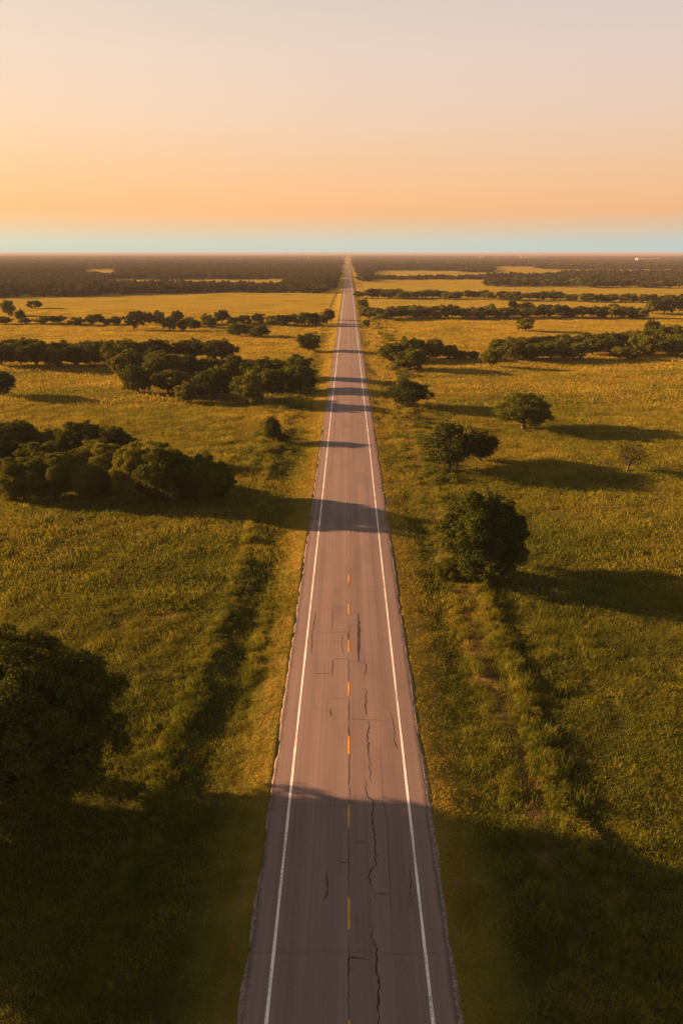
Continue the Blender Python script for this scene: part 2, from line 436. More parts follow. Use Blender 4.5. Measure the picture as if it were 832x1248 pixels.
def tree_meshes(name, leaf_mat, n_leaf, leaf, lobes, seed, skirt=.06, open_=0.0, dome=1.0, limbs=9, lean=0.0, sprays=9):
    """a tree one wide and one tall: tapered trunk and limbs, and a crown of leaf-sized faces in uneven lobes.
    skirt: how low the crown hangs; open_: how loosely the leaves are spread"""
    rs = random.Random(seed); rg = np.random.default_rng(seed)
    C = []
    tries = 0
    cz = (1 + skirt) / 2; rz = (1 - skirt) / 2
    while len(C) < lobes and tries < 4000:
        tries += 1
        u = rs.uniform(-.92, 1) ; ph = rs.uniform(0, 2 * math.pi)
        s = math.sqrt(max(0, 1 - u * u))
        uneven = 1 + .16 * math.sin(2 * ph + seed) + .12 * math.sin(3 * ph + seed * 1.7) + .10 * math.sin(5 * u + seed)
        r = rs.uniform(.085, .14) + .09 * rs.random() ** 1.8
        q = rs.uniform(.55, 1.0)
        flat = s ** (1 / dome) if dome > 1 else s
        x = (.5 - r * .8) * flat * math.cos(ph) * uneven * q
        y = (.5 - r * .8) * flat * math.sin(ph) * uneven * q
        z = cz + (rz - r * .8) * u * q * (1 if u > 0 else 1.0)
        if all((x - c[0]) ** 2 + (y - c[1]) ** 2 + (z - c[2]) ** 2 > (.62 * (r + c[3])) ** 2 * .62 for c in C):
            C.append((x + lean * z, y, z, r))
    C = np.array(C)
    # every bough carries a crust of smaller sprays, so the crown is lumpy at two sizes with dark gaps between
    S = []
    for cx_, cy_, cz_, r_ in C:
        k_ = max(3, int(sprays * (r_ / .13) ** 2))
        dd = rg.normal(size=(k_, 3)); dd[:, 2] += .35; dd /= np.linalg.norm(dd, axis=1)[:, None]
        rr = r_ * rg.uniform(.24, .46, k_)
        cc = np.array([cx_, cy_, cz_]) + dd * (r_ * rg.uniform(.62, .98, k_))[:, None]
        S.append(np.concatenate([cc, rr[:, None]], 1))
    B = C; C = np.concatenate([np.concatenate(S), B * np.array([1, 1, 1, .78])])
    w = C[:, 3] ** 2; w[len(C) - len(B):] *= .35; w /= w.sum()
    idx = rg.choice(len(C), n_leaf, p=w)
    d = rg.normal(size=(n_leaf, 3)); d[:, 2] += .25; d /= np.linalg.norm(d, axis=1)[:, None]
    rad = C[idx, 3] * (rg.uniform(.25, 1, n_leaf) ** .35 + rg.exponential(.06 + open_, n_leaf))
    # lumpy lobes: smaller sprays within each
    lump = np.sin(d[:, 0] * 7 + idx) * np.sin(d[:, 1] * 6 + idx * 2.1) * np.sin(d[:, 2] * 7 + idx * .7)
    rad *= 1 + .30 * lump
    P = C[idx, :3] + d * rad[:, None] * np.array([1.0, 1.0, .86])
    keep = P[:, 2] > .012
    P, d = P[keep], d[keep]; m = len(P)
    nrm = d * .8 + rg.normal(size=(m, 3)) * .8; nrm /= np.linalg.norm(nrm, axis=1)[:, None]
    a = np.cross(nrm, rg.normal(size=(m, 3))); a /= np.linalg.norm(a, axis=1)[:, None]
    b = np.cross(nrm, a)
    sz = leaf * rg.uniform(.55, 1.35, m)[:, None]
    a = a * sz; b = b * sz * rg.uniform(.45, .8, m)[:, None]
    bend = nrm * sz * .25
    crown = quads_mesh(name + '_crown', np.stack([P - a, P - b * 1.0 + bend, P + a, P + b + bend], 1), leaf_mat)
    V, F = [], []
    th = skirt + .22
    tr = .032
    wig = [(rs.uniform(-.015, .015), rs.uniform(-.015, .015)) for _ in range(5)]
    tp = [(wig[i][0] * i * .6 + lean * th * i / 4, wig[i][1] * i * .6, -.03 + (th + .03) * i / 4) for i in range(5)]
    tube(V, F, tp, [tr * 1.7, tr * 1.15, tr, tr * .95, tr * .9], 8)
    C = B
    order = sorted(range(len(C)), key=lambda i: -C[i, 3])[:limbs]
    for i in order:
        e = Vector(C[i, :3]); st = Vector(tp[rs.choice((2, 3, 4))])
        mid = st.lerp(e, .5) + Vector((rs.uniform(-.03, .03), rs.uniform(-.03, .03), rs.uniform(-.02, .06)))
        tube(V, F, [st, st.lerp(mid, .6), mid, mid.lerp(e, .6), e], [tr * .6, tr * .45, tr * .33, tr * .22, tr * .1], 5)
    trunk = mesh_from(name + '_trunk', V, F, [M['bark']], smooth=True)
    return trunk, crown

KIND = {}
def add_kind(key, n, *a, **kw):
    KIND[key] = [tree_meshes(f'{key}_{i}', *a, seed=sum(map(ord, key)) + i * 17, **kw) for i in range(n)]
add_kind('front_oak', 1, M['dark_oak'], 190000, .0075, 54, skirt=.0, limbs=14)
add_kind('near_oak', 3, M['oak'], 95000, .0105, 42, skirt=-.02, limbs=12)
add_kind('near_olive', 3, M['olive'], 90000, .0105, 40, skirt=-.02, limbs=12)
add_kind('dome_oak', 1, M['oak'], 60000, .0115, 34, skirt=.11, dome=1.5, limbs=14)
add_kind('loose_elm', 2, M['elm'], 12000, .020, 32, skirt=.05, open_=.22, limbs=20)
add_kind('thin_elm', 1, M['twig'], 2600, .020, 26, skirt=.10, open_=.35, limbs=26)
add_kind('mid_oak', 5, M['oak'], 11000, .027, 30, skirt=.02, limbs=6)
add_kind('mid_olive', 3, M['olive'], 11000, .027, 30, skirt=.02, limbs=6)
add_kind('far_oak', 6, M['oak'], 3200, .045, 24, skirt=.02, limbs=4)
add_kind('far_olive', 2, M['olive'], 3200, .045, 24, skirt=.02, limbs=4)

ORD = ('first second third fourth fifth sixth seventh eighth ninth tenth eleventh twelfth thirteenth fourteenth fifteenth sixteenth '
       'seventeenth eighteenth nineteenth twentieth twenty-first twenty-second twenty-third twenty-fourth twenty-fifth twenty-sixth '
       'twenty-seventh twenty-eighth twenty-ninth thirtieth thirty-first thirty-second thirty-third thirty-fourth thirty-fifth thirty-sixth '
       'thirty-seventh thirty-eighth thirty-ninth fortieth').split()

def plant_tree(x, y, wid, hei, key, label, group, name='oak_tree', cat='tree', var=None, rot=None):
    ms = KIND[key]; tm, cm = ms[var if var is not None else random.randrange(len(ms))]
    root = link(name, None, None, (x, y, h1(x, y) - .05)); root.empty_display_size = .5
    root.scale = (wid, wid, hei)
    root.rotation_euler.z = random.uniform(0, 6.28) if rot is None else rot
    tag(root, label, cat, group)
    link('trunk', tm, root); link('crown', cm, root)
    return root

def px_tree(bx, by, wpx, top, key, label, group=None, **kw):
    """base pixel, width and top measured on the picture -> place and real size"""
    x, y, zc = at(bx, by)
    wid = wpx * zc / FPX
    hei = CAMH - y * math.tan(PITCH + math.atan((top - HPX / 2) / FPX)) - FIELD_Z
    y2 = y + wid * .18                                    # the base pixel is the near foot of the crown
    return plant_tree(x * y2 / y, y2, wid * 1.04, max(hei, 1.2), key, label, group, **kw)

# single trees
px_tree(40, 1010, 246, 800, 'front_oak', 'huge dark oak nearest the camera, cut by the left edge beside the road shadow', rot=.4)
px_tree(589, 712, 120, 611, 'near_oak', 'large round dark oak standing just right of the road past the long shadow', var=0, rot=2.0)
px_tree(547, 576, 76, 519, 'loose_elm', 'wide shaggy elm right of the road, with a smaller tree joined to its right', name='elm_tree', var=0)
px_tree(585, 566, 46, 527, 'loose_elm', 'smaller elm leaning on the right flank of the wide shaggy elm', name='elm_tree', var=1)
px_tree(637, 525, 77, 480, 'dome_oak', 'neat dome shaped oak on a bare trunk, alone in the right pasture', rot=1.0)
px_tree(500, 498, 56, 463, 'loose_elm', 'ragged low elm close to the road, behind the wide shaggy elm', name='elm_tree', var=1)
px_tree(763, 577, 38, 541, 'thin_elm', 'small thin leafless looking tree alone in the pasture near the right edge', name='elm_tree')
px_tree(333, 540, 26, 509, 'loose_elm', 'small upright bush beside the left ditch', name='roadside_bush', cat='bush', var=0)
px_tree(345, 541, 14, 527, 'near_oak', 'little round bush at the foot of the upright bush by the ditch', name='roadside_bush', cat='bush', var=1)
px_tree(546, 706, 34, 682, 'near_olive', 'low shrub at the left foot of the large round oak', name='roadside_bush', cat='bush', var=2)
px_tree(1, 486, 44, 455, 'mid_oak', 'dark oak half cut off by the left edge between two groves')
px_tree(376, 429, 31, 406, 'mid_oak', 'arched oak standing alone close left of the road')
px_tree(639, 405, 26, 388, 'far_oak', 'lone round oak in the middle of the far right field')
px_tree(597, 448, 23, 425, 'mid_oak', 'slim upright oak in front of the left end of the right grove')
px_tree(42, 377, 20, 367, 'far_oak', 'lone flat topped oak in the far left field')
px_tree(10, 386, 20, 365, 'far_oak', 'tall oak at the left edge beside the lone flat topped oak')
px_tree(25, 392, 14, 377, 'far_oak', 'short oak tucked right of the tall oak at the left edge')
px_tree(447, 399, 10, 388, 'far_oak', 'small round tree close right of the road, below the hedgerow end')
px_tree(401, 391, 13, 375, 'far_oak', 'tall tree at the road end of the left hedgerow')

# shade trees just outside the left edge: they cast the dark band over the near road
plant_tree(-29.5, 30.4, 14.4, 12.2, 'near_oak', 'big oak left of the picture whose shadow crosses the near road', None, var=1)

# near left grove
GROVE1 = [(18, 556, 74, 515, 'o'), (66, 552, 52, 522, 'o'), (104, 562, 66, 514, 'o'), (140, 566, 56, 519, 'o'), (8, 584, 60, 533, 'o'), (55, 590, 58, 538, 'g'),
          (128, 592, 78, 538, 'g'), (88, 598, 50, 548, 'o'), (30, 610, 66, 554, 'g'), (68, 610, 66, 549, 'g'), (112, 611, 52, 562, 'o'), (166, 612, 62, 542, 'g'),
          (204, 617, 92, 543, 'g'), (246, 616, 62, 556, 'o'), (268, 608, 38, 566, 'o'), (-30, 570, 70, 520, 'o')]
for i, (bx, by, w, t, kk) in enumerate(GROVE1):
    rank = 'back' if by < 575 else ('middle' if by < 600 else 'front')
    same = sorted([g for g in GROVE1 if ('back' if g[1] < 575 else ('middle' if g[1] < 600 else 'front')) == rank], key=lambda g: -g[0])
    nth = ORD[same.index((bx, by, w, t, kk))]
    px_tree(bx, by, w, t, 'near_olive' if kk == 'g' else 'near_oak',
            f'{"sunlit olive" if kk == "g" else "dark green"} oak, {nth} from the road in the {rank} rank of the near left grove', 'oaks of the near left grove')

def row(points, name_key, phrase, group, rank_of=None):
    """points: (px, py, width, top, kind letter); label counts outward from the road within a rank"""
    ranks = {}
    for p in points: ranks.setdefault(p[5] if len(p) > 5 else '', []).append(p)
    for rk, ps in ranks.items():
        ps.sort(key=lambda p: abs(p[0] - VPX))
        for i, p in enumerate(ps):
            size = 'broad' if p[2] > np.median([q[2] for q in ps]) else 'narrow'
            tone = 'olive' if p[4] == 'g' else 'dark'
            lab = f'{size} {tone} oak, {ORD[i]} from the road in {rk + " of " if rk else ""}{phrase}'
            px_tree(p[0], p[1], p[2], p[3], f'{name_key}_{"olive" if p[4] == "g" else "oak"}', lab, group)

def spread(x0, x1, n, b0, b1, w, t, rank, pg=.2, jy=1.5, jw=.25, rs=None):
    out = []
    for i in range(n):
        f = (i + .5) / n
        ww = w * rs.uniform(1 - jw, 1 + jw)
        by = b0 + (b1 - b0) * f + rs.uniform(-jy, jy)
        out.append((x0 + (x1 - x0) * f + rs.uniform(-.35, .35) * (x1 - x0) / n, by, ww, by - t * rs.uniform(.82, 1.15), 'g' if rs.random() < pg else 'o', rank))
    return out

rs = random.Random(11)
L2 = spread(-8, 288, 14, 439, 443, 44, 26, 'the back rank', .1, rs=rs) + spread(-4, 140, 7, 449, 449, 36, 29, 'the front rank', .15, rs=rs) \
   + spread(150, 372, 9, 458, 464, 42, 28, 'the inner rank', .25, rs=rs) + spread(205, 376, 6, 473, 478, 38, 28, 'the near rank', .25, rs=rs) \
   + [(168, 480, 44, 444, 'o', 'the front edge'), (150, 459, 31, 430, 'g', 'the front edge'), (200, 467, 46, 432, 'g', 'the front edge'), (229, 491, 33, 465, 'g', 'the front edge'),
      (206, 482, 40, 452, 'o', 'the front edge'), (262, 488, 48, 450, 'o', 'the front edge'), (306, 495, 46, 453, 'g', 'the front edge'), (352, 478, 46, 446, 'o', 'the front edge')]
row(L2, 'mid', 'the second left grove', 'oaks of the second left grove')
L3 = [(6, 396, 22, 385, 'o'), (32, 396, 16, 387, 'o'), (52, 396, 22, 386, 'o'), (70, 395, 20, 385, 'o'), (92, 397, 22, 386, 'o'), (113, 396, 24, 381, 'o'), (130, 396, 16, 387, 'o'),
      (142, 396, 16, 384, 'o'), (163, 403, 28, 377, 'o'), (182, 396, 20, 379, 'o'), (194, 396, 18, 377, 'o'), (207, 404, 23, 384, 'o'), (216, 394, 19, 377, 'o'), (223, 404, 14, 388, 'o'),
      (238, 402, 15, 388, 'o'), (229, 398, 22, 384, 'g'), (252, 396, 20, 381, 'o'), (257, 400, 17, 385, 'o'), (271, 394, 20, 376, 'o'), (284, 398, 20, 385, 'o'), (298, 396, 20, 383, 'o'),
      (289, 410, 22, 391, 'o'), (304, 409, 20, 394, 'o'), (317, 412, 25, 394, 'o'), (316, 395, 20, 382, 'o'), (332, 397, 20, 384, 'o'), (345, 398, 22, 383, 'o'), (359, 397, 20, 382, 'o'),
      (372, 398, 22, 380, 'o'), (384, 398, 20, 381, 'o'), (394, 396, 18, 382, 'o')]
row(L3, 'far', 'the loose left hedgerow', 'oaks of the loose left hedgerow')
G1 = [(478, 441, 36, 417, 'o'), (499, 439, 38, 410, 'o'), (527, 438, 32, 411, 'o'), (500, 452, 52, 425, 'o'), (546, 438, 24, 420, 'o'), (560, 439, 20, 427, 'o'), (576, 438, 16, 428, 'o')]
row(G1, 'mid', 'the small clump right of the road', 'oaks of the small right clump')
G2 = [(606, 432, 26, 412, 'o', 'the back rank'), (628, 428, 34, 409, 'o', 'the back rank'), (652, 426, 30, 409, 'o', 'the back rank'), (672, 425, 32, 406, 'o', 'the back rank'),
      (692, 427, 34, 405, 'o', 'the back rank'), (716, 425, 34, 404, 'o', 'the back rank'), (742, 424, 32, 404, 'o', 'the back rank'), (766, 424, 28, 402, 'o', 'the back rank'),
      (620, 439, 38, 416, 'o', 'the front rank'), (648, 439, 40, 418, 'o', 'the front rank'), (670, 439, 42, 416, 'o', 'the front rank'), (698, 439, 40, 417, 'o', 'the front rank'),
      (720, 433, 38, 411, 'o', 'the front rank'), (745, 432, 30, 412, 'o', 'the front rank'), (753, 438, 28, 422, 'g', 'the front rank'), (768, 439, 20, 424, 'o', 'the front rank'),
      (790, 410, 21, 390, 'o', 'the right end'), (778, 430, 32, 400, 'o', 'the right end'), (800, 422, 34, 394, 'o', 'the right end'), (826, 420, 36, 394, 'o', 'the right end'),
      (816, 433, 38, 404, 'o', 'the right end'), (788, 434, 32, 407, 'g', 'the right end'), (842, 432, 36, 400, 'o', 'the right end')]
row(G2, 'mid', 'the long right grove', 'oaks of the long right grove')
RB = spread(442, 776, 23, 389, 388, 27, 16, 'the front rank', .15, 1.2, rs=rs) + [(443, 384, 17, 363, 'o', 'the front rank'), (624, 384, 15, 365, 'o', 'the back rank'), (640, 384, 22, 366, 'o', 'the back rank'), (598, 384, 10, 369, 'o', 'the back rank')] \
   + spread(782, 850, 5, 383, 379, 28, 18, 'the right end', .1, 1.5, rs=rs)
row(RB, 'far', 'the nearer right hedgerow', 'oaks of the nearer right hedgerow')
RA = spread(436, 838, 38, 362.5, 370, 19, 11, '', .12, 1.2, rs=rs)
row(RA, 'far', 'the second right hedgerow', 'oaks of the second right hedgerow')
RC = spread(594, 850, 26, 348.5, 350, 16, 9.5, '', .1, .8, rs=rs)
row(RC, 'far', 'the third right hedgerow', 'oaks of the third right hedgerow')

# ------------------------------------------------------------------ scattered growth (stuff)
def scatter(name, co_, rotz, scl, var, sources, label):
    """one object: points carrying turn, size and choice, filled by geometry nodes"""
    col = bpy.data.collections.new(name + '_kinds')
    for i, me_ in enumerate(sources):
        o = bpy.data.objects.new(f'{name}_{i:02d}', me_); col.objects.link(o)
    me_ = bpy.data.meshes.new(name); n = len(co_)
    me_.vertices.add(n); me_.vertices.foreach_set('co', np.asarray(co_, np.float32).ravel())
    for nm, ty, arr in (('turn', 'FLOAT', rotz), ('size', 'FLOAT_VECTOR', scl), ('choice', 'INT', var)):
        at_ = me_.attributes.new(nm, ty, 'POINT')
        at_.data.foreach_set('vector' if ty == 'FLOAT_VECTOR' else 'value', np.asarray(arr, np.int32 if ty == 'INT' else np.float32).ravel())
    me_.update()
    o = link(name, me_); tag(o, label, None, None, 'stuff')
    g = bpy.data.node_groups.new(name + '_nodes', 'GeometryNodeTree')
    g.interface.new_socket('Geometry', in_out='INPUT', socket_type='NodeSocketGeometry')
    g.interface.new_socket('Geometry', in_out='OUTPUT', socket_type='NodeSocketGeometry')
    N = g.nodes
    gi, go = N.new('NodeGroupInput'), N.new('NodeGroupOutput')
    ci = N.new('GeometryNodeCollectionInfo'); ci.inputs['Collection'].default_value = col
    ci.inputs['Separate Children'].default_value = True; ci.inputs['Reset Children'].default_value = True
    ip = N.new('GeometryNodeInstanceOnPoints'); ip.inputs['Pick Instance'].default_value = True
    def attr(nm, ty):
        a = N.new('GeometryNodeInputNamedAttribute'); a.data_type = ty; a.inputs['Name'].default_value = nm
        return [s for s in a.outputs if s.name == 'Attribute' and s.enabled][0]
    cx = N.new('ShaderNodeCombineXYZ')
    g.links.new(attr('turn', 'FLOAT'), cx.inputs['Z'])
    g.links.new(gi.outputs[0], ip.inputs['Points']); g.links.new(ci.outputs[0], ip.inputs['Instance'])
    g.links.new(cx.outputs[0], ip.inputs['Rotation']); g.links.new(attr('size', 'FLOAT_VECTOR'), ip.inputs['Scale'])
    g.links.new(attr('choice', 'INT'), ip.inputs['Instance Index'])
    g.links.new(ip.outputs[0], go.inputs[0])
    md = o.modifiers.new('scatter', 'NODES'); md.node_group = g
    return o

def tuft(name, n, spread_r, h, w, mat, seed, lean=.8):
    rg = np.random.default_rng(seed)
    r = spread_r * np.sqrt(rg.uniform(0, 1, n)); a = rg.uniform(0, 6.283, n)
    B = np.stack([r * np.cos(a), r * np.sin(a), np.full(n, -.06)], 1)
    hh = h * rg.uniform(.45, 1.15, n)
    ph = rg.uniform(0, 6.283, n); le = lean * rg.uniform(.1, 1, n)
    T = B + np.stack([np.cos(ph) * le * hh, np.sin(ph) * le * hh, hh], 1)
    Mid = B * .5 + T * .5 + np.stack([np.cos(ph) * -le * hh * .15, np.sin(ph) * -le * hh * .15, hh * .1], 1)
    q = rg.uniform(0, 6.283, n); wv = np.stack([np.cos(q), np.sin(q), q * 0], 1) * (w * rg.uniform(.6, 1.3, n))[:, None]
    return quads_mesh(name, np.stack([B - wv * .6, Mid - wv * .5, T, Mid + wv * .5], 1), mat)

def weed(name, n, r, h, leaf, seed):
    rg = np.random.default_rng(seed)
    d = rg.normal(size=(n, 3)); d[:, 2] = np.abs(d[:, 2]); d /= np.linalg.norm(d, axis=1)[:, None]
    P = d * (rg.uniform(.1, 1, n) ** .5)[:, None] * np.array([r, r, h])
    P += np.sin(P[:, [1, 2, 0]] * 9 + seed) * .06
    nrm = d + rg.normal(size=(n, 3)) * .8; nrm /= np.linalg.norm(nrm, axis=1)[:, None]
    a = np.cross(nrm, rg.normal(size=(n, 3))); a /= np.linalg.norm(a, axis=1)[:, None]
    b = np.cross(nrm, a); s = leaf * rg.uniform(.6, 1.4, n)[:, None]
    return quads_mesh(name, np.stack([P - a * s, P - b * s * .5, P + a * s, P + b * s * .5], 1), M['weed'])

def in_view(x, y, m=6.0):
    zc = y * math.cos(PITCH) + CAMH * math.sin(PITCH)
    return np.abs(x) < .53 * zc + m

def field_points(y0, y1, dens, seed, power=1.0):
    """random ground points, evenly dense over the strip seen between two distances"""
    rg = np.random.default_rng(seed)
    wmax = .53 * (y1 * math.cos(PITCH) + CAMH * math.sin(PITCH)) + 6
    n = int(dens * 2 * wmax * (y1 - y0))
    x = rg.uniform(-wmax, wmax, n); y = rg.uniform(y0, y1, n)
    k = in_view(x, y); return x[k], y[k]

def grass_layer(name, y0, y1, dens, tufts, seed, smin, smax, label):
    rg = np.random.default_rng(seed + 1)
    x, y = field_points(y0, y1, dens, seed)
    ax = np.abs(x)
    keep = ax > 4.98 + .5 * rg.uniform(0, 1, len(x)) ** 2
    # the worn strip is thin of grass, the verge is mown short, the field is long and uneven
    keep &= ~((np.abs(x - 11.1 + (vnoise(y / 9, y * 0, 40)) * 2.2) < .65) & (rg.uniform(0, 1, len(x)) < np.clip((y - 18) / 18, .2, .8)))
    keep &= rg.uniform(-.15, 1.0, len(x)) < .85 + .8 * vnoise(x / 3.2, y / 1.8, 41)
    x, y = x[keep], y[keep]; ax = np.abs(x); n = len(x)
    hs = np.where(ax < 7.9, .42, .80) * (1 + .5 * vnoise(x / 9, y / 4, 42) + .35 * vnoise(x / 2.4, y / 1.2, 43))
    hs = np.clip(hs, .3, 1.3) * np.where(rg.uniform(0, 1, n) < .10, rg.uniform(1.4, 2.3, n), 1)
    s = rg.uniform(smin, smax, n)
    co_ = np.stack([x, y, height(x, y) - .02], 1)
    return scatter(name, co_, rg.uniform(0, 6.283, n), np.stack([s, s, s * hs], 1), rg.integers(0, len(tufts), n), tufts, label)

t_near = [tuft(f'tuft_near_{i}', 80, .72, .36, .026, M['grass' if i % 3 else 'straw'], 100 + i) for i in range(6)]
t_mid = [tuft(f'tuft_mid_{i}', 80, 1.35, .42, .055, M['grass' if i % 3 else 'straw'], 200 + i) for i in range(6)]
t_far = [tuft(f'tuft_far_{i}', 70, 2.8, .46, .13, M['grass' if i % 3 else 'straw'], 300 + i) for i in range(6)]
grass_layer('near_grass', 12, 60, 4.2, t_near, 51, .8, 1.25, 'long pasture grass on both sides of the near road')
grass_layer('pasture_grass', 58, 150, 1.3, t_mid, 52, .8, 1.3, 'pasture grass around the roadside trees')
grass_layer('distant_grass', 148, 420, .20, t_far, 53, .8, 1.4, 'golden grass of the middle distance fields')

def ridges():
    rg = np.random.default_rng(31)
    X_, Y_, S_ = [], [], []
    for xc, sx, y0, y1, n, s0, s1 in ((-12.2, .38, 18, 300, 800, .6, 1.1), (-8.3, .28, 40, 58, 60, .5, .9), (12.85, .42, 18, 300, 680, .55, 1.2), (13.3, .55, 20, 45, 80, .7, 1.4), (9.9, .35, 18, 200, 300, .5, .9)):
        y = y0 * (y1 / y0) ** rg.uniform(0, 1, n)
        x = xc + rg.normal(0, sx, n) - (vnoise(y / 9.0, y * 0 + 3.3, 5) * 1.1 + vnoise(y / 31.0, y * 0 + 7.3, 6) * 1.4)
        X_.append(x); Y_.append(y); S_.append(rg.uniform(s0, s1, n) * np.clip(1 + 1.5 * vnoise(y / 3.4, x * 0 + xc, 9) + .8 * vnoise(y / 1.1, x * 0 + xc, 10), .2, 2))
    x, y, s_ = np.concatenate(X_), np.concatenate(Y_), np.concatenate(S_); n = len(x)
    src = [tuft(f'tuft_tall_{i}', 90, .42, .52, .028, M['straw' if i % 2 else 'grass'], 500 + i, .7) for i in range(4)]
    scatter('ridge_grass', np.stack([x, y, height(x, y) - .03], 1), rg.uniform(0, 6.28, n), np.stack([.6 + .4 * s_, .6 + .4 * s_, s_], 1), rg.integers(0, 4, n), src,
            'ridges of tall unmown grass beside both ditches')
ridges()

# weeds along the ditches, the ridge right of the worn strip and clumps out in the fields
def weeds():
    rg = np.random.default_rng(77)
    xs, ys, ss = [], [], []
    def band(xc, sx, y0, y1, n, s0, s1, thr=-.1, seed=60):
        y = y0 * (y1 / y0) ** rg.uniform(0, 1, n); x = xc + rg.normal(0, sx, n) - (vnoise(y / 9.0, y * 0 + 3.3, 5) * 1.1 + vnoise(y / 31.0, y * 0 + 7.3, 6) * 1.4)
        k = vnoise(y / 7.0, y * 0, seed) > thr
        xs.extend(x[k]); ys.extend(y[k]); ss.extend(rg.uniform(s0, s1, k.sum()))
    band(-12.1, .35, 22, 400, 260, .3, .6, 0, 61)
    band(-11.6, .45, 49, 66, 110, .35, .85, -1, 62)         # the rusty thicket beside the ditch
    band(-12.6, .8, 36, 46, 40, .35, .8, -1, 63)
    band(12.8, .30, 20, 60, 170, .3, .62, -.25, 64)
    band(12.9, .3, 60, 420, 200, .25, .6, -.1, 68)
    band(13.1, .5, 22, 42, 46, .45, .85, -1, 65)
    band(15.0, 2.0, 95, 420, 520, .5, 1.6, -.2, 66)
    band(-13.5, 2.0, 100, 420, 420, .5, 1.6, -.2, 67)
    band(9.5, 1.2, 60, 260, 160, .4, .9, 0, 68)
    y = rg.uniform(20, 240, 130); x = rg.uniform(-.6, .6, 130) * (y + 20); k = np.abs(x) > 14
    xs.extend(x[k]); ys.extend(y[k]); ss.extend(rg.uniform(.25, .7, k.sum()))
    x, y, s = map(np.array, (xs, ys, ss)); k = np.abs(x) > 7.5
    x, y, s = x[k], y[k], s[k]; n = len(x)
    src = [weed(f'weed_{i}', 420, .62, .85, .060, 400 + i) for i in range(5)]
    scatter('tall_weeds', np.stack([x, y, height(x, y) - .05], 1), rg.uniform(0, 6.28, n), np.stack([s * 1.15, s * 1.15, s], 1), rg.integers(0, 5, n), src,
            'tall leafy weeds along the ditches and fence lines')
weeds()

# woodland that reads as one mass out to the horizon
def woodland():
    rg = np.random.default_rng(99)
    front = np.array([(-200, 364), (0, 362.5), (100, 360), (200, 357.5), (300, 357), (362, 357.5), (385, 358), (404, 357), (411, 350)])
    P = []
    for y0, y1, cell, wid, hei in ((480, 900, 6.5, 8.5, 6.8), (900, 1500, 9, 11, 7.2), (1500, 3200, 19, 20, 7.6), (3200, 10500, 52, 54, 8.2)):
        xm = .75 * y1
        n = int(2 * xm * (y1 - y0) / cell ** 2)
        x = rg.uniform(-xm, xm, n); y = rg.uniform(y0, y1, n)
        k = (np.abs(x) < .62 * y + 60) & (np.abs(x) > 9.5 + wid * .5 + 3 * np.abs(vnoise(y / 40, y * 0, 71)))
        x, y = x[k], y[k]
        zc = y * math.cos(PITCH) + (CAMH - FIELD_Z) * math.sin(PITCH)
        u = VPX + FPX * x / zc; v = HPX / 2 - FPX * (y * math.sin(PITCH) - (CAMH - FIELD_Z) * math.cos(PITCH)) / zc
        nz = vnoise(x / 60, y / 60, 72)
        left = (u < VPX) & (v < np.interp(u, front[:, 0], front[:, 1]) + nz * 2)
        gap = (u > 128 + nz * 20) & (u < 352 + nz * 20) & (v > 340.5 + nz) & (v < 350.5)
        gap |= (u > 396) & (u < 409) & (v > 352)
        gap |= (u > 100) & (u < 142) & (v > 328.5) & (v < 337)
        left &= ~gap
        right = (u > VPX) & (v < 331.0 + nz * 1.2)
        right |= (u > 429) & (u < 452 + nz * 8) & (v < 343.5) & (v > 330)                 # copse by the road
        right |= (u > 450) & (u < 588) & (v < 340.6 + .3 * nz) & (v > 339.0)              # thin far row
        right |= (u > 592) & (v > 331) & (v < 347.4) & (v > 340.0)
        right |= (u > 690 + nz * 60) & (v < 342)
        right &= ~((u > 458) & (u < 560) & (v > 330.0))| ((u > 450) & (u < 588) & (v < 340.6 + .3 * nz) & (v > 339.0))
        # pale clearings in the far right woods
        clear = (u > 600) & (v > 325.0) & (v < 334.5) & (vnoise(x / 260, y / 200, 73) > -.2)
        clear |= (u > 520) & (u < 600) & (v > 324.8) & (v < 327) & (vnoise(x / 120, y / 200, 74) > 0)
        right &= ~clear
        k = left | right
        keep = rg.uniform(0, 1, len(x)) < .93
        k &= keep
        x, y = x[k], y[k]; n = len(x)
        w = wid * rg.uniform(.75, 1.3, n); h_ = hei * np.where((to_px_arr(x, y)[0] > 448) & (to_px_arr(x, y)[0] < 590) & (to_px_arr(x, y)[1] > 338), .62, 1) * rg.uniform(.75, 1.25, n) * (1 + .35 * vnoise(x / 90, y / 90, 75))
        P.append((np.stack([x, y, height(x, y) - .1], 1), rg.uniform(0, 6.28, n), np.stack([w, w, h_], 1), rg.integers(0, 5, n)))
    src = []
    for i in range(5):
        _, c = tree_meshes(f'woodland_{i}', M['wood'], 420, .10, 13, 800 + i * 13, skirt=-.05, limbs=1)
        src.append(c)
    scatter('woodland', np.concatenate([p[0] for p in P]), np.concatenate([p[1] for p in P]), np.concatenate([p[2] for p in P]), np.concatenate([p[3] for p in P]), src,
            'dark far-off woodland covering the plain up to the horizon')
    print('woodland', sum(len(p[0]) for p in P))
woodland()

# ------------------------------------------------------------------ far buildings
def box(V, F, x0, x1, y0, y1, z0, z1):
    b = len(V)
    V += [(x0, y0, z0), (x1, y0, z0), (x1, y1, z0), (x0, y1, z0), (x0, y0, z1), (x1, y0, z1), (x1, y1, z1), (x0, y1, z1)]
    F += [tuple(b + i for i in f) for f in ((0, 1, 5, 4), (1, 2, 6, 5), (2, 3, 7, 6), (3, 0, 4, 7), (4, 5, 6, 7), (3, 2, 1, 0))]

